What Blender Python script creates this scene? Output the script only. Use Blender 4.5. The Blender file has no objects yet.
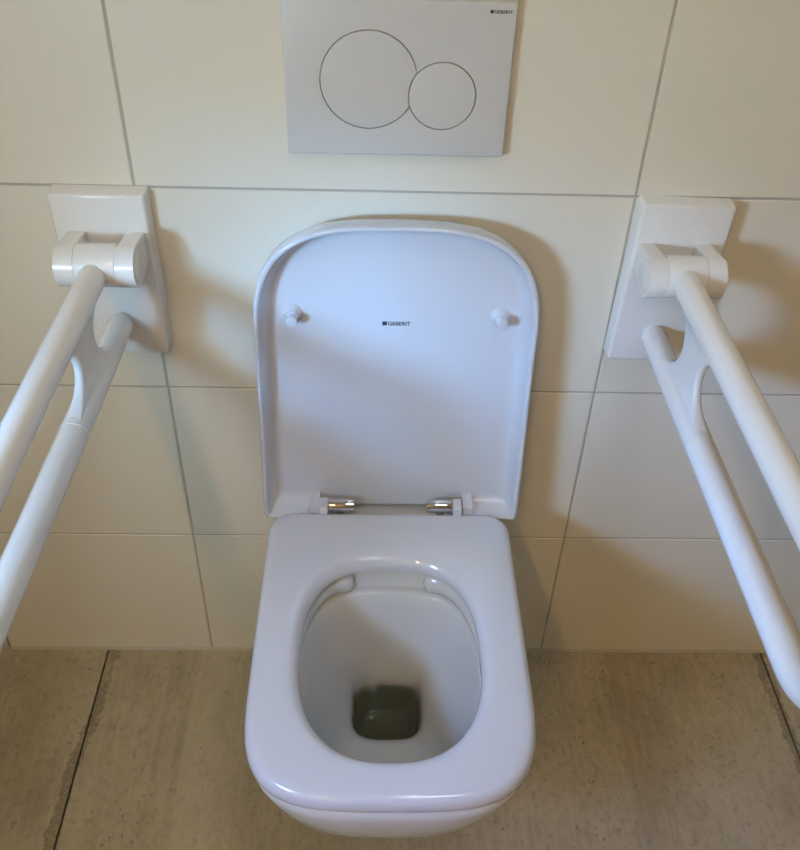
import bpy, bmesh, math
from mathutils import Vector, Matrix
S = bpy.context.scene
COL = S.collection
PI = math.pi

# ------------------------------------------------------------------ helpers
def link(name, bm, mat, parent=None, smooth=35, loc=None):
    me = bpy.data.meshes.new(name)
    bmesh.ops.recalc_face_normals(bm, faces=bm.faces[:])
    bm.to_mesh(me); bm.free()
    return link_mesh(name, me, mat, parent, smooth, loc)

def link_mesh(name, me, mat, parent=None, smooth=35, loc=None):
    for m in (mat if isinstance(mat, (list, tuple)) else [mat]):
        me.materials.append(m)
    if smooth:
        for p in me.polygons: p.use_smooth = True
        me.set_sharp_from_angle(angle=math.radians(smooth))
    o = bpy.data.objects.new(name, me)
    COL.objects.link(o)
    if loc is not None: o.location = loc
    if parent is not None:
        o.parent = parent
    return o

def thing(name, label, cat, loc, group=None):
    o = bpy.data.objects.new(name, None)
    o.empty_display_size = .05
    COL.objects.link(o)
    o.location = loc
    o['label'] = label; o['category'] = cat
    if group: o['group'] = group
    return o

def structure(o, label, cat):
    o['kind'] = 'structure'; o['label'] = label; o['category'] = cat
    return o

def loft(bm, rings, close=True, cap0=False, cap1=False):
    vr = [[bm.verts.new(p) for p in r] for r in rings]
    n = len(vr[0])
    for a, b in zip(vr, vr[1:]):
        for i in range(n if close else n - 1):
            j = (i + 1) % n
            bm.faces.new((a[i], a[j], b[j], b[i]))
    if cap0: bm.faces.new(vr[0])
    if cap1: bm.faces.new(vr[-1][::-1])
    return vr

def box(bm, lo, hi, bevel=0, seg=3):
    r = bmesh.ops.create_cube(bm, size=1)
    vs = r['verts']
    for v in vs:
        for k in range(3):
            v.co[k] = lo[k] + (v.co[k] + .5) * (hi[k] - lo[k])
    if bevel:
        es = list({e for v in vs for e in v.link_edges})
        bmesh.ops.bevel(bm, geom=es, offset=bevel, segments=seg, profile=.5, affect='EDGES')

def cyl(bm, p0, p1, r0, r1=None, n=48, bevel=0):
    """capped cylinder or cone with rounded rims"""
    r1 = r0 if r1 is None else r1
    p0 = Vector(p0); p1 = Vector(p1)
    d = (p1 - p0).normalized()
    a = d.orthogonal().normalized(); b = d.cross(a)
    L = (p1 - p0).length
    prof = []
    if bevel:
        for k in range(5):
            t = k / 4 * PI / 2
            prof.append((bevel * (1 - math.sin(t)), r0 - bevel * (1 - math.cos(PI / 2 - t)) if False else r0 - bevel + bevel * math.cos(PI / 2 - (PI / 2 - (PI / 2 - t)))))
        prof = [(bevel - bevel * math.cos(k / 4 * PI / 2), r0 - bevel + bevel * math.sin(k / 4 * PI / 2)) for k in range(5)]
        prof += [(L - bevel + bevel * math.sin(k / 4 * PI / 2), r1 - bevel + bevel * math.cos(k / 4 * PI / 2)) for k in range(5)]
    else:
        prof = [(0, r0), (L, r1)]
    rings = [[p0 + d * s + (a * math.cos(2 * PI * i / n) + b * math.sin(2 * PI * i / n)) * r for i in range(n)] for s, r in prof]
    loft(bm, rings, True, True, True)

def prism_x(bm, poly, x0, x1, bevel=0):
    """closed (y,z) polygon extruded along x"""
    a = [bm.verts.new((x0, y, z)) for y, z in poly]
    b = [bm.verts.new((x1, y, z)) for y, z in poly]
    n = len(poly)
    f = [bm.faces.new(a), bm.faces.new(b[::-1])]
    for i in range(n):
        bm.faces.new((a[i], b[i], b[(i + 1) % n], a[(i + 1) % n]))
    if bevel:
        es = list({e for q in f for e in q.edges})
        bmesh.ops.bevel(bm, geom=es, offset=bevel, segments=3, profile=.5, affect='EDGES', clamp_overlap=True)

# ---------------------------------------------------------------- materials
def mat(name, color, rough=.4, coat=0, metal=0, spec=.5):
    m = bpy.data.materials.new(name); m.use_nodes = True
    b = m.node_tree.nodes['Principled BSDF']
    b.inputs['Base Color'].default_value = (*color, 1)
    b.inputs['Roughness'].default_value = rough
    b.inputs['Metallic'].default_value = metal
    b.inputs['Specular IOR Level'].default_value = spec
    if coat:
        b.inputs['Coat Weight'].default_value = coat
        b.inputs['Coat Roughness'].default_value = .03
    return m

class NT:
    def __init__(s, m):
        s.t = m.node_tree; s.b = s.t.nodes['Principled BSDF']
    def n(s, kind, **kw):
        x = s.t.nodes.new(kind)
        for k, v in kw.items(): setattr(x, k, v)
        return x
    def set(s, sock, v):
        if isinstance(v, bpy.types.NodeSocket): s.t.links.new(v, sock)
        else: sock.default_value = v
    def math(s, op, a, b=0.0, c=None, clamp=False):
        x = s.n('ShaderNodeMath', operation=op, use_clamp=clamp)
        s.set(x.inputs[0], a); s.set(x.inputs[1], b)
        if c is not None: s.set(x.inputs[2], c)
        return x.outputs[0]
    def smooth(s, v, lo, hi, a=0.0, b=1.0):
        x = s.n('ShaderNodeMapRange', interpolation_type='SMOOTHSTEP')
        s.set(x.inputs[0], v)
        for i, q in enumerate((lo, hi, a, b)): x.inputs[i + 1].default_value = q
        return x.outputs[0]
    def noise(s, vec, scale, detail=4, rough=.55):
        x = s.n('ShaderNodeTexNoise')
        s.set(x.inputs['Vector'], vec)
        x.inputs['Scale'].default_value = scale; x.inputs['Detail'].default_value = detail
        x.inputs['Roughness'].default_value = rough
        return x.outputs['Fac']
    def coords(s, scale=(1, 1, 1)):
        c = s.n('ShaderNodeTexCoord')
        mp = s.n('ShaderNodeMapping'); mp.inputs['Scale'].default_value = scale
        s.t.links.new(c.outputs['Object'], mp.inputs['Vector'])
        return mp.outputs[0]
    def mix(s, f, a, b):
        x = s.n('ShaderNodeMix', data_type='RGBA')
        s.set(x.inputs[0], f)
        for i, q in ((6, a), (7, b)):
            s.set(x.inputs[i], (*q, 1) if isinstance(q, tuple) and len(q) == 3 else q)
        return x.outputs[2]
    def bump(s, h, strength, dist):
        x = s.n('ShaderNodeBump')
        x.inputs['Strength'].default_value = strength; x.inputs['Distance'].default_value = dist
        s.t.links.new(h, x.inputs['Height']); s.t.links.new(x.outputs[0], s.b.inputs['Normal'])

def tile_material():
    m = mat('cream_wall_tile', (.81, .77, .65), .32)
    t = NT(m)
    n = t.noise(t.coords(), 2.2, 3)
    t.set(t.b.inputs['Base Color'], t.mix(n, (.79, .745, .625), (.83, .79, .67)))
    t.bump(t.noise(t.coords(), 9, 2), .05, .004)
    return m

def grout_material():
    m = mat('grey_grout', (.46, .42, .36), .85)
    t = NT(m)
    n = t.noise(t.coords(), 60, 3)
    t.set(t.b.inputs['Base Color'], t.mix(n, (.44, .40, .34), (.56, .52, .455)))
    return m

JOINTS = (-.486, .707)
def floor_material():
    m = mat('concrete_look_floor_tile', (.25, .22, .18), .5)
    t = NT(m)
    co = t.coords()
    sep = t.n('ShaderNodeSeparateXYZ'); t.t.links.new(co, sep.inputs[0])
    x, y = sep.outputs[0], sep.outputs[1]
    base = t.mix(t.smooth(t.noise(co, 4.5, 6, .62), .3, .7), (.37, .305, .195), (.51, .435, .295))
    streak = t.noise(t.coords((60, 4, 1)), 1.0, 4)
    base = t.mix(t.math('MULTIPLY', t.smooth(streak, .35, .7), .3), base, (.58, .49, .315))
    fine = t.noise(t.coords((90, 60, 60)), 1.0, 5, .7)
    base = t.mix(t.math('MULTIPLY', t.smooth(fine, .46, .72), .6), base, (.28, .225, .14))
    # a shutter-board line printed in the tile: tone changes across it
    for x0, w in ((-.318, .35), (.415, .3)):
        wob = t.math('MULTIPLY', t.math('SUBTRACT', t.noise(t.coords((1, 3, 1)), 4.0, 2), .5), .02)
        side = t.smooth(t.math('SUBTRACT', t.math('ADD', x, wob), x0), -.0015, .0015)
        fade = t.smooth(t.math('ABSOLUTE', t.math('SUBTRACT', x, x0)), .0, .14, 1, 0)
        base = t.mix(t.math('MULTIPLY', t.math('MULTIPLY', side, fade), w), base, (.31, .25, .155) if x0 > 0 else (.58, .50, .34))
    worn = t.noise(t.coords((70, 22, 1)), 1.0, 6, .75)
    base = t.mix(t.math('MULTIPLY', t.smooth(worn, .53, .72), t.smooth(t.noise(co, 5, 3), .38, .62, .15, .7)), base, (.24, .20, .135))
    base = t.mix(t.math('MULTIPLY', t.smooth(t.noise(t.coords((120, 10, 1)), 1.0, 5, .7), .5, .75), .35), base, (.60, .52, .37))
    # little dark pits
    pit = t.n('ShaderNodeTexVoronoi'); t.set(pit.inputs['Vector'], t.coords((1, .8, 1)))
    pit.inputs['Scale'].default_value = 75
    spot = t.math('MULTIPLY', t.smooth(pit.outputs['Distance'], .06, .22, 1, 0), t.smooth(t.noise(co, 7, 3), .44, .62))
    base = t.mix(t.math('MULTIPLY', spot, .75), base, (.13, .10, .065))
    # crumbly stains that follow the two joints
    edge = t.math('MULTIPLY', t.math('SUBTRACT', t.noise(co, 34, 6, .7), .5), .042)
    crumb = t.smooth(t.noise(co, 190, 4, .7), .38, .6)
    for k, x0 in enumerate(JOINTS):
        dx = t.math('ADD', t.math('SUBTRACT', x, x0), edge)
        if k == 0:   # right of the joint by the wall, left of it further out
            cen = t.smooth(y, -.24, -.12, -.0065, .0075)
        else:
            cen = t.smooth(y, -.30, -.10, .004, -.0055)
        d = t.math('ABSOLUTE', t.math('SUBTRACT', dx, cen))
        band = t.math('MULTIPLY', t.smooth(d, .0055, .0105, 1, 0), t.smooth(t.noise(co, 16, 3), .3, .5, .35, 1))
        rim = t.math('MULTIPLY', t.smooth(d, .0065, .0085), t.smooth(d, .0085, .0115, 1, 0))
        base = t.mix(t.math('MULTIPLY', band, t.math('MULTIPLY_ADD', crumb, .55, .35)), base, (.215, .172, .105))
        base = t.mix(t.math('MULTIPLY', rim, t.smooth(t.noise(co, 60, 4), .4, .6, 0, .8)), base, (.14, .11, .068))
    # a worn dark patch in front of the pan
    px = t.math('DIVIDE', t.math('SUBTRACT', x, .085), .012)
    py = t.math('DIVIDE', t.math('ADD', y, .60), .05)
    rr = t.math('ADD', t.math('MULTIPLY', px, px), t.math('MULTIPLY', py, py))
    base = t.mix(t.math('MULTIPLY', t.smooth(rr, .2, 1.6, 1, 0), t.math('MULTIPLY', crumb, .8)), base, (.13, .10, .06))
    t.set(t.b.inputs['Base Color'], base)
    t.set(t.b.inputs['Roughness'], t.smooth(t.noise(co, 20, 4), .2, .8, .42, .62))
    t.bump(fine, .12, .002)
    return m

M_TILE = tile_material(); M_GROUT = grout_material(); M_FLOOR = floor_material()
M_JOINT = mat('dark_floor_joint', (.018, .015, .012), .9)
M_PAINT = mat('white_ceiling_paint', (.78, .75, .69), .9)
M_SIL = mat('pale_silicone', (.50, .45, .36), .5)
M_CER = mat('white_glazed_ceramic', (.67, .665, .64), .07, coat=.5)
M_SEAT = mat('white_glossy_plastic', (.68, .695, .745), .13, coat=.5)
M_NYL = mat('white_nylon', (.86, .85, .83), .2, coat=.3)
M_PLATE = mat('satin_white_plastic', (.66, .65, .64), .38)
M_BTN = mat('satin_white_button', (.66, .65, .645), .34)
M_CHROME = mat('chrome', (.78, .77, .76), .08, metal=1)
M_INK = mat('dark_grey_print', (.035, .045, .06), .6)
M_FRAME = mat('window_frame_white', (.75, .75, .75), .4)
M_WATER = mat('greenish_water', (.92, .92, .84), .03, spec=.3)
M_WATER.node_tree.nodes['Principled BSDF'].inputs['Transmission Weight'].default_value = 1
M_WATER.node_tree.nodes['Principled BSDF'].inputs['IOR'].default_value = 1.33

_t = M_WATER.node_tree
_v = _t.nodes.new('ShaderNodeVolumeAbsorption')
_v.inputs['Color'].default_value = (.46, .46, .22, 1); _v.inputs['Density'].default_value = 13
_t.links.new(_v.outputs[0], _t.nodes['Material Output'].inputs['Volume'])
M_ROOM = mat('bounce_cut_wall', (.34, .30, .24), .7)  # for the unseen right and front walls, darkened to reduce light bounced back

# ------------------------------------------------------------- the setting
RX, FY, CZ = 1.35, -3.3, 2.55       # right wall, front wall, ceiling
LX = -.662                          # left wall
WIN = (-1.20, -.84, .98, 1.20)      # window opening in the left wall: y0 y1 z0 z1

def tiled(us, vs, place, backing, gap=.0034, bev=.0010, dep=.0016, skip=None):
    """bevelled tiles with recessed grout behind, one mesh; place(u, v, depth) -> point"""
    bm = bmesh.new()
    for u0, u1 in zip(us, us[1:]):
        for v0, v1 in zip(vs, vs[1:]):
            if skip and skip(u0, u1, v0, v1): continue
            g = gap / 2
            ring = lambda q, d: [place(u0 + q, v0 + q, d), place(u1 - q, v0 + q, d), place(u1 - q, v1 - q, d), place(u0 + q, v1 - q, d)]
            vr = loft(bm, [ring(g, dep + .001), ring(g, bev), ring(g + bev * .35, bev * .3), ring(g + bev, 0)], True, False, True)
    bm.faces.ensure_lookup_table()
    n = len(bm.faces)
    backing(bm)
    bm.faces.ensure_lookup_table()
    for f in bm.faces[n:]: f.material_index = 1
    return bm

# back wall
XS = [-.9 + .6 * k for k in range(0, 5)]; XS[0] = LX; XS = [LX] + [x for x in (-.3, .3, .9)] + [RX]
ZS = [.3 * k for k in range(0, 9)] + [CZ]
bm = tiled(XS, ZS, lambda u, v, d: (u, d, v), lambda b: box(b, (LX - .1, .0016, -.02), (RX + .1, .12, CZ + .02)))
structure(link('wall_back', bm, [M_TILE, M_GROUT], smooth=20), 'cream tiled back wall behind the toilet with grey grout lines', 'wall')

# left wall with a window opening (out of frame; the daylight comes through it)
YS = [0, -.25, WIN[1], WIN[0], -2.05, FY][::-1]
ZL = sorted(set([.3 * k for k in range(0, 9)] + [CZ]))
def inwin(y0, y1, z0, z1): return y0 >= WIN[0] - 1e-6 and y1 <= WIN[1] + 1e-6 and z0 >= WIN[2] - .03 and z1 <= WIN[3] + .03
ZW = [0, .3, .6, WIN[2], WIN[3], 1.8, 2.1, 2.4, CZ]
def back_left(b):
    x0, x1 = LX - .1, LX - .0016
    box(b, (x0, FY, -.02), (x1, WIN[0], CZ)); box(b, (x0, WIN[1], -.02), (x1, 0.0, CZ))
    box(b, (x0, WIN[0], -.02), (x1, WIN[1], WIN[2])); box(b, (x0, WIN[0], WIN[3]), (x1, WIN[1], CZ))
bm = tiled(YS, ZW, lambda u, v, d: (LX - d, u, v), back_left, skip=inwin)
structure(link('wall_left', bm, [M_TILE, M_GROUT], smooth=20), 'cream tiled left wall meeting the back wall at the corner', 'wall')

bm = bmesh.new(); box(bm, (RX, FY, -.02), (RX + .1, 0.0, CZ))
structure(link('wall_right', bm, M_ROOM, smooth=0), 'unseen wall on the right, toned dark to cut bounced light', 'wall')
bm = bmesh.new(); box(bm, (LX - .1, FY - .1, -.02), (RX + .1, FY, CZ))
structure(link('wall_front', bm, M_ROOM, smooth=0), 'unseen wall opposite the toilet, toned dark to cut bounced light', 'wall')
bm = bmesh.new(); box(bm, (LX - .1, FY - .1, CZ), (RX + .1, .12, CZ + .1))
structure(link('ceiling', bm, M_PAINT, smooth=0), 'white painted ceiling', 'ceiling')

# floor: wide plank tiles laid towards the wall, open dark joints
bm = bmesh.new()
xs = [LX, JOINTS[0], JOINTS[1], RX]
for a, b in zip(xs, xs[1:]):
    g = .0016
    a2 = a + (g if a != LX else 0); b2 = b - (g if b != RX else 0)
    box(bm, (a2, FY, -.01), (b2, 0, 0), .0006, 2)
box(bm, (LX - .1, FY - .1, -.1), (RX + .1, .12, -.006))
bm.faces.ensure_lookup_table()
for f in bm.faces:
    f.material_index = 1 if max(v.co.z for v in f.verts) < -.004 and (max(v.co.z for v in f.verts) < -.0101 or min(v.co.x for v in f.verts) < LX - .05 or min(v.co.z for v in f.verts) < -.05 or max(v.co.x for v in f.verts) > RX + .05) else 0
structure(link('floor', bm, [M_FLOOR, M_JOINT], smooth=20), 'brown grey concrete look floor tiles with dark stained joints', 'floor')

# silicone bead along the foot of the walls
bm = bmesh.new(); prism_x(bm, [(0, 0), (-.004, 0), (-.0025, .0025), (0, .004)], LX, RX)
structure(link('trim_1', bm, M_SIL), 'pale sealant line along the foot of the back wall', 'trim')
bm = bmesh.new()
pts = [(0, 0), (.004, 0), (.0025, .0025), (0, .004)]
loft(bm, [[(LX + a, y, b) for a, b in pts] for y in (FY, 0)], True, True, True)
structure(link('trim_2', bm, M_SIL), 'pale sealant line along the foot of the left wall', 'trim')

# slim frame on the outer face of the opening
bm = bmesh.new()
y0, y1, z0, z1 = WIN
x0, x1 = LX - .125, LX - .1
w = .03
box(bm, (x0, y0 - w, z0 - w), (x1, y0, z1 + w), .003); box(bm, (x0, y1, z0 - w), (x1, y1 + w, z1 + w), .003)
box(bm, (x0, y0, z0 - w), (x1, y1, z0), .003); box(bm, (x0, y0, z1), (x1, y1, z1 + w), .003)
structure(link('window_1', bm, M_FRAME), 'white frame of the small window in the left wall', 'window')

# ------------------------------------------------------------------- toilet
TX = .0118                       # centre line of the toilet
toilet = thing('toilet', 'white wall-hung toilet with its seat down and lid raised, between the two support rails', 'toilet', (TX, 0, 0))
N = 224
ANG = [2 * PI * (i + .5) / N for i in range(N)]

def outline(inside, cy, rmax=.6):
    """polar outline of an implicit shape about (0, cy)"""
    pts = []
    for a in ANG:
        c, s = math.cos(a), math.sin(a)
        lo, hi = 0, rmax
        for _ in range(40):
            m = (lo + hi) / 2
            if inside(c * m, cy + s * m): lo = m
            else: hi = m
        pts.append((c * lo, cy + s * lo))
    return pts

def dshape(a, yf, yb, L=.16, n=3.6, r=.035):
    """flat-backed D: superelliptic front of depth L, rounded back corners"""
    def f(x, y):
        x = abs(x)
        if x > a or y > yb or y < yf: return False
        if y < yf + L:
            return (x / a) ** n + ((yf + L - y) / L) ** n < 1
        if x > a - r and y > yb - r:
            return (x - a + r) ** 2 + (y - yb + r) ** 2 < r * r
        return True
    return f

def egg(hx, y0, y1, nf=2.45, nb=3.0):
    cy = (y0 + y1) / 2; hy = abs(y1 - y0) / 2
    def f(x, y):
        n = nb if y > cy else nf
        return abs(x / hx) ** n + abs((y - cy) / hy) ** n < 1
    return f

CY = -.315
def ring3(f, z, cy=CY): return [(x, y, z) for x, y in outline(f, cy)]

# pan: outside from the bottom up, over the rim and down the bowl into the sump
A = .1705
outer = [  # half width, front, z, n, L
    (.075, -.235, .085, 2.6, .15), (.085, -.262, .090, 2.7, .16), (.098, -.310, .115, 2.7, .18),
    (.115, -.375, .170, 2.7, .19), (.132, -.430, .225, 2.7, .19), (.148, -.468, .268, 2.75, .18),
    (.160, -.497, .308, 2.8, .18), (.1665, -.5135, .342, 2.9, .175), (.1695, -.5215, .375, 3.1, .17),
    (A, -.5230, .397, 3.4, .165), (A - .0012, -.5222, .4055, 3.5, .16), (A - .004, -.5195, .4105, 3.5, .158), (A - .009, -.515, .4125, 3.5, .155)]
rings = [ring3(dshape(a, yf, 0, L, n, .012), z, -.15 if yf > -.3 else -.22) for a, yf, z, n, L in outer]
inner = [  # half width, front, back, z, nf, nb
    (.131, -.492, -.150, .4125, 2.6, 3.0), (.1275, -.4885, -.154, .4115, 2.6, 3.0), (.1245, -.485, -.157, .408, 2.6, 3.0),
    (.123, -.482, -.1600, .400, 2.6, 3.0), (.1205, -.478, -.1645, .386, 2.6, 3.0), (.1190, -.4755, -.1680, .3772, 2.6, 3.0),
    (.1192, -.4756, -.1664, .3766, 2.6, 3.0), (.1190, -.4754, -.1664, .3760, 2.6, 3.0), (.1183, -.4748, -.1712, .3756, 2.6, 3.0), (.1175, -.474, -.1772, .3750, 2.6, 3.0), (.1168, -.4735, -.1792, .3732, 2.6, 3.0), (.112, -.467, -.1835, .360, 2.6, 3.0), (.1045, -.454, -.188, .337, 2.6, 3.0),
    (.095, -.436, -.191, .310, 2.6, 3.0), (.084, -.412, -.194, .283, 2.7, 3.0), (.073, -.384, -.197, .259, 2.8, 3.0),
    (.063, -.351, -.200, .240, 3.0, 3.2), (.0565, -.328, -.2025, .228, 3.2, 3.6), (.0525, -.315, -.205, .219, 3.4, 4.0),
    (.0503, -.308, -.2065, .210, 3.5, 4.2), (.0490, -.304, -.2075, .198, 3.5, 4.2), (.0470, -.300, -.209, .165, 3.5, 4.2),
    (.0430, -.293, -.212, .135, 3.4, 4.0), (.0340, -.280, -.218, .122, 3.2, 3.6), (.015, -.258, -.236, .118, 2.4, 2.4)]
for hx, y0, y1, z, nf, nb in inner:
    rings.append(ring3(egg(hx, y0, y1, nf, nb), z, (y0 + y1) / 2 if z < .3 else -.3))
bm = bmesh.new()
loft(bm, rings, True, True, True)
bowl = link('bowl', bm, M_CER, toilet, 40)

# flush guides: the raised rim pieces either side of the rear outlet
for sgn in (-1, 1):
    f = outline(egg(.121, -.479, -.1625, 2.6, 3.0), -.30)
    side = [p for p in f if p[0] * sgn > .046 and p[1] > -.335]
    side.sort(key=lambda p: math.atan2(p[0] * sgn, p[1] + .30))
    bm = bmesh.new(); rr = []
    m = len(side)
    for i, (x, y) in enumerate(side):
        t = i / (m - 1)
        x2, y2 = side[min(i + 1, m - 1)]; x1, y1 = side[max(i - 1, 0)]
        tx, ty = x2 - x1, y2 - y1; l = math.hypot(tx, ty); tx /= l; ty /= l
        nx, ny = -x, -.30 - y; q = nx * tx + ny * ty; nx -= q * tx; ny -= q * ty; l = math.hypot(nx, ny); nx /= l; ny /= l
        nose = min(1, i / 3) ; nose = math.sqrt(max(0.02, 1 - (1 - nose) ** 2))
        k = nose * (1 - .95 * t ** 1.2)
        drop = .004 * (1 - min(1, i / 8))
        rr.append([(x + nx * (.0140 * k * (math.cos(a)) + .001), y + ny * (.0140 * k * math.cos(a) + .001), .3930 - drop + .0180 * (k * .8 + .2 * nose) * math.sin(a)) for a in [2 * PI * j / 20 for j in range(20)]])
    loft(bm, rr, True, True, True)
    link('flush_guide', bm, M_CER, bowl, 60)

# seat ring
SA, SF, SB = .1732, -.5230, -.0800
def so(d): return dshape(SA - d, SF + d, SB - d, .16 - d * .3, 3.6, .034 - d * .5)
def si(d): return egg(.1135 + d, -.4680 - d, -.1755 + d, 2.45, 2.7)
ZT = .4405
sec = [(si, .0005, .4190), (si, 0, .4225), (si, .0006, .4275), (si, .0022, .4318), (si, .0050, .4354), (si, .0085, .4380), (si, .0125, .4396), (si, .0175, .4403), (si, .023, ZT),
       (so, .016, ZT), (so, .0105, .4402), (so, .0072, .4392), (so, .0045, .4374), (so, .0024, .4346), (so, .0010, .4308), (so, .0002, .4260), (so, .0002, .4205), (so, .0012, .4182), (so, .0035, .4172)]
rings = [ring3(f(d), z) for f, d, z in sec]
bm = bmesh.new()
loft(bm, rings + [rings[0]], True)
bmesh.ops.remove_doubles(bm, verts=bm.verts[:], dist=1e-6)
seat = link('seat', bm, M_SEAT, toilet, 40)

HX = .0018
# hinges: seat lugs, lid lugs, chrome barrels
HY, HZ = -.0725, .4435
for sgn in (-1, 1):
    bm = bmesh.new()
    box(bm, (min(sgn * .0908, sgn * .1030) + HX, SB - .008, .420), (max(sgn * .0908, sgn * .1030) + HX, HY + .008, .4520), .0015)
    link('hinge_lug', bm, M_SEAT, seat)
    h = bmesh.new()
    cyl(h, (sgn * .053 + HX, HY, HZ), (sgn * .0905 + HX, HY, HZ), .0095, n=40, bevel=.0008)
    hg = link('hinge', h, M_CHROME, toilet, 40)
    h = bmesh.new()
    cyl(h, (sgn * .072 + HX, HY, .411), (sgn * .072 + HX, HY, HZ - .004), .0065, n=32)
    link('hinge_pin', h, M_CHROME, hg, 40)

# lid, leaning against nothing: hinged at the back of the seat
lean = math.radians(3.4)
LO = Vector((.0027, -.0420, .4205))
VV = Vector((0, math.sin(lean), math.cos(lean))); NN = Vector((0, -math.cos(lean), math.sin(lean)))
LL = .4590
LA = .1790
def lo_(d):
    f = dshape(LA - d, -(LL - d), -d, .165 - d * .3, 3.1, .008 - min(d, .006))
    return lambda x, y: f(x / (1 + .030 * max(0, 1 + y / .28)), y)      # flares a little towards the hinge
lsec = [(.060, .0), (.022, .0), (.012, .0012), (.006, .0040), (.0025, .0085), (.0008, .0150), (0, .024), (0, .0365), (.0006, .0382), (.0018, .0390), (.0038, .0390), (.0052, .0381), (.0058, .0365),
        (.0078, .0280), (.0105, .0195), (.0135, .0130), (.0165, .0092), (.0200, .0070), (.0245, .0061), (.0310, .0060), (.060, .0060)]
FLOOR_W = .006
def lidpt(x, v, w): return LO + Vector((x, 0, 0)) + VV * v + NN * w
rings = []
for d, w in lsec:
    r = []
    for x, y in outline(lo_(d), -.22):
        v = -y; ww = w
        if v < .045 and abs(x) < .114 and w > FLOOR_W:
            ww = FLOOR_W           # the hinge side is open between the lugs
        r.append(lidpt(x, v, ww))
    rings.append(r)
bm = bmesh.new()
loft(bm, rings, True, True, True)
lid = link('lid', bm, M_SEAT, toilet, 40)
for sgn in (-1, 1):
    bm = bmesh.new()
    xa, xb = sorted((sgn * .1042, sgn * .1185))
    r = []
    for w, z0, z1 in ((.003, .002, .0250), (.022, .002, .0245), (.0365, .003, .0225), (.0375, .004, .0215)):
        r.append([lidpt(xx, zz, w) for xx, zz in ((xa, z0), (xb, z0), (xb, z1), (xa, z1))])
    loft(bm, r, True, True, True)
    bmesh.ops.bevel(bm, geom=[e for e in bm.edges if e.calc_face_angle(0) > .6], offset=.001, segments=2, affect='EDGES')
    link('lid_lug', bm, M_SEAT, lid)
    # rubber-less white buffer stud: cone on a round foot
    bm = bmesh.new()
    n = 36; rr = []
    for s, rad in ((.004, .0135), (.0066, .0130), (.0078, .0118), (.0092, .0104), (.016, .0088), (.0195, .0084), (.0196, .0074), (.0285, .0072), (.0296, .0068), (.0300, .0056)):
        rr.append([lidpt(sgn * .1333 + .0012 + rad * math.cos(2 * PI * i / n), .3245 + rad * math.sin(2 * PI * i / n), s) for i in range(n)])
    loft(bm, rr, True, True, True)
    link('buffer', bm, M_SEAT, lid, 40)

def brand(name, size, width, place, parent):
    cu = bpy.data.curves.new(name, 'FONT')
    cu.body = 'GEBERIT'; cu.size = 1; cu.offset = .018; cu.extrude = .0
    ob = bpy.data.objects.new(name, cu); COL.objects.link(ob)
    dg = bpy.context.evaluated_depsgraph_get(); dg.update()
    me = bpy.data.meshes.new_from_object(ob.evaluated_get(dg))
    bpy.data.objects.remove(ob)
    bm = bmesh.new(); bm.from_mesh(me)
    xs = [v.co.x for v in bm.verts]; ys = [v.co.y for v in bm.verts]
    x0, x1, y0, y1 = min(xs), max(xs), min(ys), max(ys)
    sq = size * 1.05
    for v in bm.verts:
        v.co = Vector((sq + size * .22 + (v.co.x - x0) / (x1 - x0) * (width - sq - size * .22), (v.co.y - y0) / (y1 - y0) * size, 0))
    bm.faces.new([bm.verts.new(p) for p in ((0, 0, 0), (sq, 0, 0), (sq, size, 0), (0, size, 0))])
    ext = bmesh.ops.extrude_face_region(bm, geom=bm.faces[:])
    for v in [g for g in ext['geom'] if isinstance(g, bmesh.types.BMVert)]: v.co.z = .00015
    for v in bm.verts:
        v.co = place(v.co.x - width / 2, v.co.y - size / 2, v.co.z)
    o = link(name, bm, M_INK, parent, 0)
    o['label'] = 'small dark printed maker name with a square before it'
    return o
brand('brand_mark', .0058, .0365, lambda a, b, c: lidpt(a + .0006, .3115 + b, FLOOR_W + .0001 + c), lid)

# water standing in the sump
bm = bmesh.new()
wr = [ring3(egg(hx, y0, y1, 3.5, 4.2), z, (y0 + y1) / 2) for hx, y0, y1, z in ((.016, -.259, -.235, .1170), (.0350, -.281, -.217, .1210), (.0440, -.294, -.211, .1345), (.0480, -.301, -.208, .165), (.0500, -.305, -.2065, .1955))]
loft(bm, wr, True, True, True)
wat = link('toilet_water', bm, M_WATER, None, 40, (TX, 0, 0))
wat['label'] = 'dim greenish water standing at the bottom of the toilet bowl'; wat['category'] = 'water'; wat['kind'] = 'stuff'

# -------------------------------------------------------------- flush plate
fp = thing('flush_plate', 'flat white flush plate with two round buttons on the tiled wall above the toilet', 'flush plate', (.0087, 0, .952))
PW, PH, PT = .246, .168, .013
bc, br = (-.0315, .0840), .0537
sc, sr = (.0495, .0685), .0378
def meshobj(bm):
    bmesh.ops.recalc_face_normals(bm, faces=bm.faces[:])
    me = bpy.data.meshes.new('t'); bm.to_mesh(me); bm.free()
    o = bpy.data.objects.new('t', me); COL.objects.link(o); return o
def ycyl(c, r, y0, y1, n=128, bevel=0):
    b = bmesh.new(); cyl(b, (c[0], y0, c[1]), (c[0], y1, c[1]), r, n=n, bevel=bevel); return b
def cut(base, cutters):
    for c in cutters:
        m = base.modifiers.new('b', 'BOOLEAN'); m.operation = 'DIFFERENCE'; m.solver = 'EXACT'; m.object = c
    dg = bpy.context.evaluated_depsgraph_get(); dg.update()
    me = bpy.data.meshes.new_from_object(base.evaluated_get(dg))
    for o in [base] + cutters: bpy.data.objects.remove(o)
    me.materials.clear()
    return me
bm = bmesh.new(); box(bm, (-PW / 2, -PT, 0), (PW / 2, 0, PH), .0015, 3)
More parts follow.
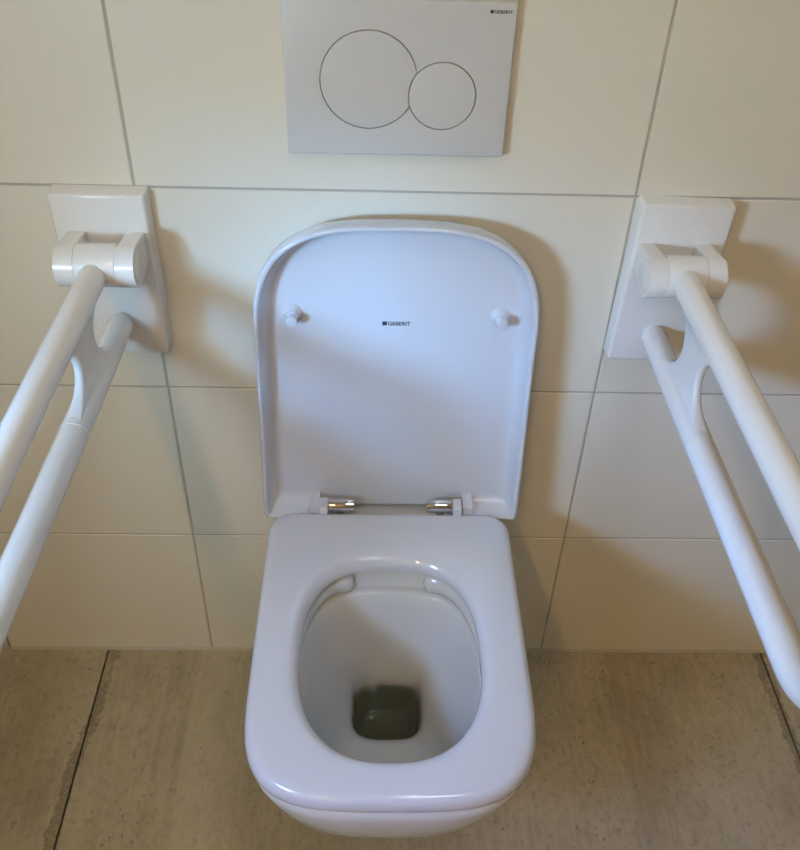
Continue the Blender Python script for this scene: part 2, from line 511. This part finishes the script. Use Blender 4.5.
me = cut(meshobj(bm), [meshobj(ycyl(bc, br, -.03, -.006)), meshobj(ycyl(sc, sr, -.03, -.006))])
link_mesh('plate', me, M_PLATE, fp, 30)
me = cut(meshobj(ycyl(bc, br - .0011, -PT - .0004, -.0055, bevel=.0006)), [meshobj(ycyl(sc, sr + .0001, -.03, -.001))])
link_mesh('flush_button', me, M_BTN, fp, 30)['label'] = 'large round flush button'
o = link('flush_button', ycyl(sc, sr - .0011, -PT - .0007, -.0055, bevel=.0006), M_BTN, fp, 30)
o['label'] = 'small round flush button'
brand('brand_mark', .0032, .0235, lambda a, b, c: Vector((.1065 + a, -PT - .0001 - c, .1585 + b)), fp)

# -------------------------------------------------------------- support rails
def grab_rail(px, hc, hinge_z, bx, kx, zt, zb, kt, kb, rad, tilt, label):
    """px: plate centre, bx: bar axis at the wall, zt/zb: bar heights at the wall, kx/kt/kb: drift per metre out (sideways, top bar, lower bar)"""
    t = thing('support_rail', label, 'grab rail', (px, 0, .675), 'drop-down support rails beside the toilet')
    Z = .675
    bx -= px; hc -= px
    bm = bmesh.new()
    # wall plate: draughted box with soft edges
    w0, w1, h0, h1, d = .0580, .0562, -.0015, .2250, .0235
    r = [[(-w0, 0, h0), (w0, 0, h0), (w0, 0, h1 + .0015), (-w0, 0, h1 + .0015)], [(-w1, -d, h0 + .001), (w1, -d, h0 + .001), (w1, -d, h1), (-w1, -d, h1)]]
    loft(bm, r, True, True, True)
    es = [e for e in bm.edges if not all(abs(v.co.y) < 1e-6 for v in e.verts)]
    bmesh.ops.bevel(bm, geom=es, offset=.0038, segments=4, profile=.5, affect='EDGES')
    bmesh.ops.rotate(bm, verts=bm.verts[:], cent=(0, 0, .1), matrix=Matrix.Rotation(math.radians(tilt), 3, 'Y'))
    link('wall_plate', bm, M_NYL, t, 30)
    hy, hz, hr = -.0725, hinge_z - Z, .0256
    # two hinge cheeks: round nose, flat top and bottom running back to the plate
    for sgn in (-1, 1):
        bm = bmesh.new()
        poly = [(-.0215, hz + hr * .66)]
        poly += [(hy - hr * math.sin(a), hz + hr * math.cos(a)) for a in [PI * k / 28 for k in range(29)]]
        poly += [(-.0215, hz - hr * .95)]
        xa, xb = sorted((hc + sgn * .0238, hc + sgn * .0456))
        prism_x(bm, poly, xa, xb, .0022)
        ck = link('hinge_cheek', bm, M_NYL, t, 35)
        bm = bmesh.new()
        cyl(bm, (hc + sgn * .0454, hy, hz), (hc + sgn * .0462, hy, hz), .0185, n=48, bevel=.0006)
        link('cover_cap', bm, M_NYL, ck, 35)
    bm = bmesh.new()
    cyl(bm, (hc - .0235, hy, hz), (hc + .0235, hy, hz), hr - .0002, n=64, bevel=.0008)
    link('hinge_barrel', bm, M_NYL, t, 35)
    # looped tube: top bar, bend, lower bar back to the plate
    zt -= Z; zb -= Z
    R = (zt - zb) / 2; ye = -.548
    path = [(-.078, zt)] + [(-.078 + (ye + .078) * k / 24, zt) for k in range(1, 24)]
    zc = (zt + zb) / 2
    path += [(ye - R * math.sin(a), zc + R * math.cos(a)) for a in [PI * k / 36 for k in range(37)]]
    path += [(ye + (-.0330 - ye) * k / 24, zb) for k in range(1, 25)]
    def drift(bm_):
        for v in bm_.verts:
            u = min(1.3, max(-.3, (v.co.z - zb) / (zt - zb)))
            v.co.x -= kx * v.co.y; v.co.z -= (kb + (kt - kb) * u) * v.co.y
        return bm_
    rings = []; n = 40
    for i, (y, z) in enumerate(path):
        y1, z1 = path[max(i - 1, 0)]; y2, z2 = path[min(i + 1, len(path) - 1)]
        ty, tz = y2 - y1, z2 - z1; l = math.hypot(ty, tz); ty /= l; tz /= l
        rings.append([(bx + rad * math.cos(2 * PI * k / n), y - tz * rad * math.sin(2 * PI * k / n), z + ty * rad * math.sin(2 * PI * k / n)) for k in range(n)])
    e = [(bx + (p[0] - bx) * .93, p[1] + .0008, zb + (p[2] - zb) * .93) for p in rings[-1]]
    rings.append(e)
    bm = bmesh.new(); loft(bm, rings, True, True, True)
    loop = link('rail_loop', drift(bm), M_NYL, t, 40)
    bm = bmesh.new()
    cyl(bm, (bx, -d, zb), (bx, -.0345, zb), rad * .8, n=32)
    link('stop_pad', drift(bm), M_NYL, t, 40)
    # gusset joining the two bars near the hinge, hollowed on both edges
    bm = bmesh.new()
    R2 = R - rad * .78
    ts = [-math.cos(PI * k / 48) * .9985 for k in range(49)]
    A_ = [(-.140 + .060 * (1 - math.sqrt(1 - s * s)), zc + R2 * s) for s in ts]
    B_ = [(-.203 - .066 * (1 - math.sqrt(1 - s * s)), zc + R2 * s) for s in ts]
    rr = []
    for (ya, z), (yb, _) in zip(A_, B_):
        th = .0050 + .010 * (abs(z - zc) / R) ** 4
        sec_ = []
        for k in range(7):
            a = -PI / 2 + PI * k / 6
            sec_.append((bx + th * math.sin(a), ya - th + th * math.cos(a) if th < .008 else ya - .004 + .004 * math.cos(a), z))
        for k in range(7):
            a = -PI / 2 + PI * k / 6
            sec_.append((bx - th * math.sin(a), yb + .004 - .004 * math.cos(a), z))
        rr.append(sec_)
    loft(bm, rr, True, True, True)
    link('gusset', drift(bm), M_NYL, t, 40)
    # thin sleeve step where the gusset casting ends on the lower bar
    bm = bmesh.new()
    cyl(bm, (bx, -.252, zb), (bx, -.2555, zb), rad + .0005, n=40, bevel=.0004)
    link('sleeve_edge', drift(bm), M_NYL, loop, 40)
    return t
grab_rail(-.3410, -.3358, .8358, -.338, -.006, .8325, .7235, .0100, .0330, .0161, 0, 'white drop-down support rail left of the toilet, lowered over the floor')
grab_rail(.3585, .3530, .8335, .352, .0047, .8345, .7175, .0140, .0170, .0165, 1.2, 'white drop-down support rail right of the toilet, lowered over the floor')

# ------------------------------------------------------------------- camera
q = (9.16438325e+02, -1.42083721e-02, -1.01816582e+00, 1.39200573e+00, 6.98652709e-01, -3.93004407e-02, 3.74704880e-02)
f, cx, cy, cz, p, yw, r = q
cp, sp = math.cos(p), math.sin(p)
rows = [Vector((1, 0, 0)), Vector((0, sp, cp)), Vector((0, cp, -sp))]
Rz = Matrix.Rotation(yw, 3, 'Z')
x_, u_, f_ = [Rz @ v for v in rows]
xr = math.cos(r) * x_ + math.sin(r) * u_; ur = -math.sin(r) * x_ + math.cos(r) * u_
cam = bpy.data.objects.new('camera', bpy.data.cameras.new('camera')); COL.objects.link(cam)
mw = Matrix((xr, ur, -f_)).transposed().to_4x4(); mw.translation = (cx, cy, cz)
cam.matrix_world = mw
cam.data.sensor_fit = 'VERTICAL'; cam.data.sensor_height = 24; cam.data.lens = 24 * f / 850
cam.data.clip_start = .02
S.camera = cam

# ------------------------------------------------------------------- lights
def area(name, loc, target, sx, sy, power, color, spread=None):
    l = bpy.data.lights.new(name, 'AREA'); l.shape = 'RECTANGLE'; l.size = sx; l.size_y = sy
    l.energy = power; l.color = color
    if spread: l.spread = spread
    o = bpy.data.objects.new(name, l); COL.objects.link(o)
    o.location = loc
    o.rotation_euler = (Vector(target) - Vector(loc)).to_track_quat('-Z', 'Y').to_euler()
    return o
# daylight: patches of bright sky outside, seen through the small window
area('sky_patch', (-2.0, -3.7, 1.93), (LX, -1.02, 1.09), 1.5, .65, 637.50, (0.198, 0.522, 1.000))
area('sky_patch', (-2.0, -2.2, 1.75), (LX, -1.02, 1.09), 1.5, .6, 261.00, (0.069, 0.328, 1.000))
area('sky_patch', (-1.8, -2.0, 2.5), (LX, -1.02, 1.09), 1.8, .9, 378.00, (0.024, 0.167, 1.000))
area('window_daylight', (LX - .025, (WIN[0] + WIN[1]) / 2, (WIN[2] + WIN[3]) / 2), (.0, -.10, .75), .30, .20, 2.96, (0.581, 0.824, 1.000), math.radians(110))
# ceiling lamps
area('ceiling_lamp', (-.60, -2.10, CZ - .03), (-.60, -2.0, 0), .06, .06, 7.50, (1.000, 0.620, 0.220))
area('ceiling_lamp', (-.62, -2.75, CZ - .03), (-.62, -2.6, 0), .06, .06, 9.00, (1.000, 0.667, 0.283))
area('ceiling_panel', (.30, -1.15, CZ - .03), (.30, -1.1, 0), 0.4, 0.5, 5.40, (0.917, 0.944, 1.000))
area('ceiling_tube', (.15, -.95, CZ - .03), (.15, -.94, 0), .04, 1.2, 0.98, (0.769, 1.000, 1.000))
w = bpy.data.worlds.new('sky'); S.world = w; w.use_nodes = True
w.node_tree.nodes['Background'].inputs[0].default_value = (.5, .7, 1, 1)
w.node_tree.nodes['Background'].inputs[1].default_value = .0

vs = S.view_settings
vs.view_transform = 'Standard'; vs.look = 'None'; vs.gamma = 1; vs.exposure = 0.06; vs.use_curve_mapping = False
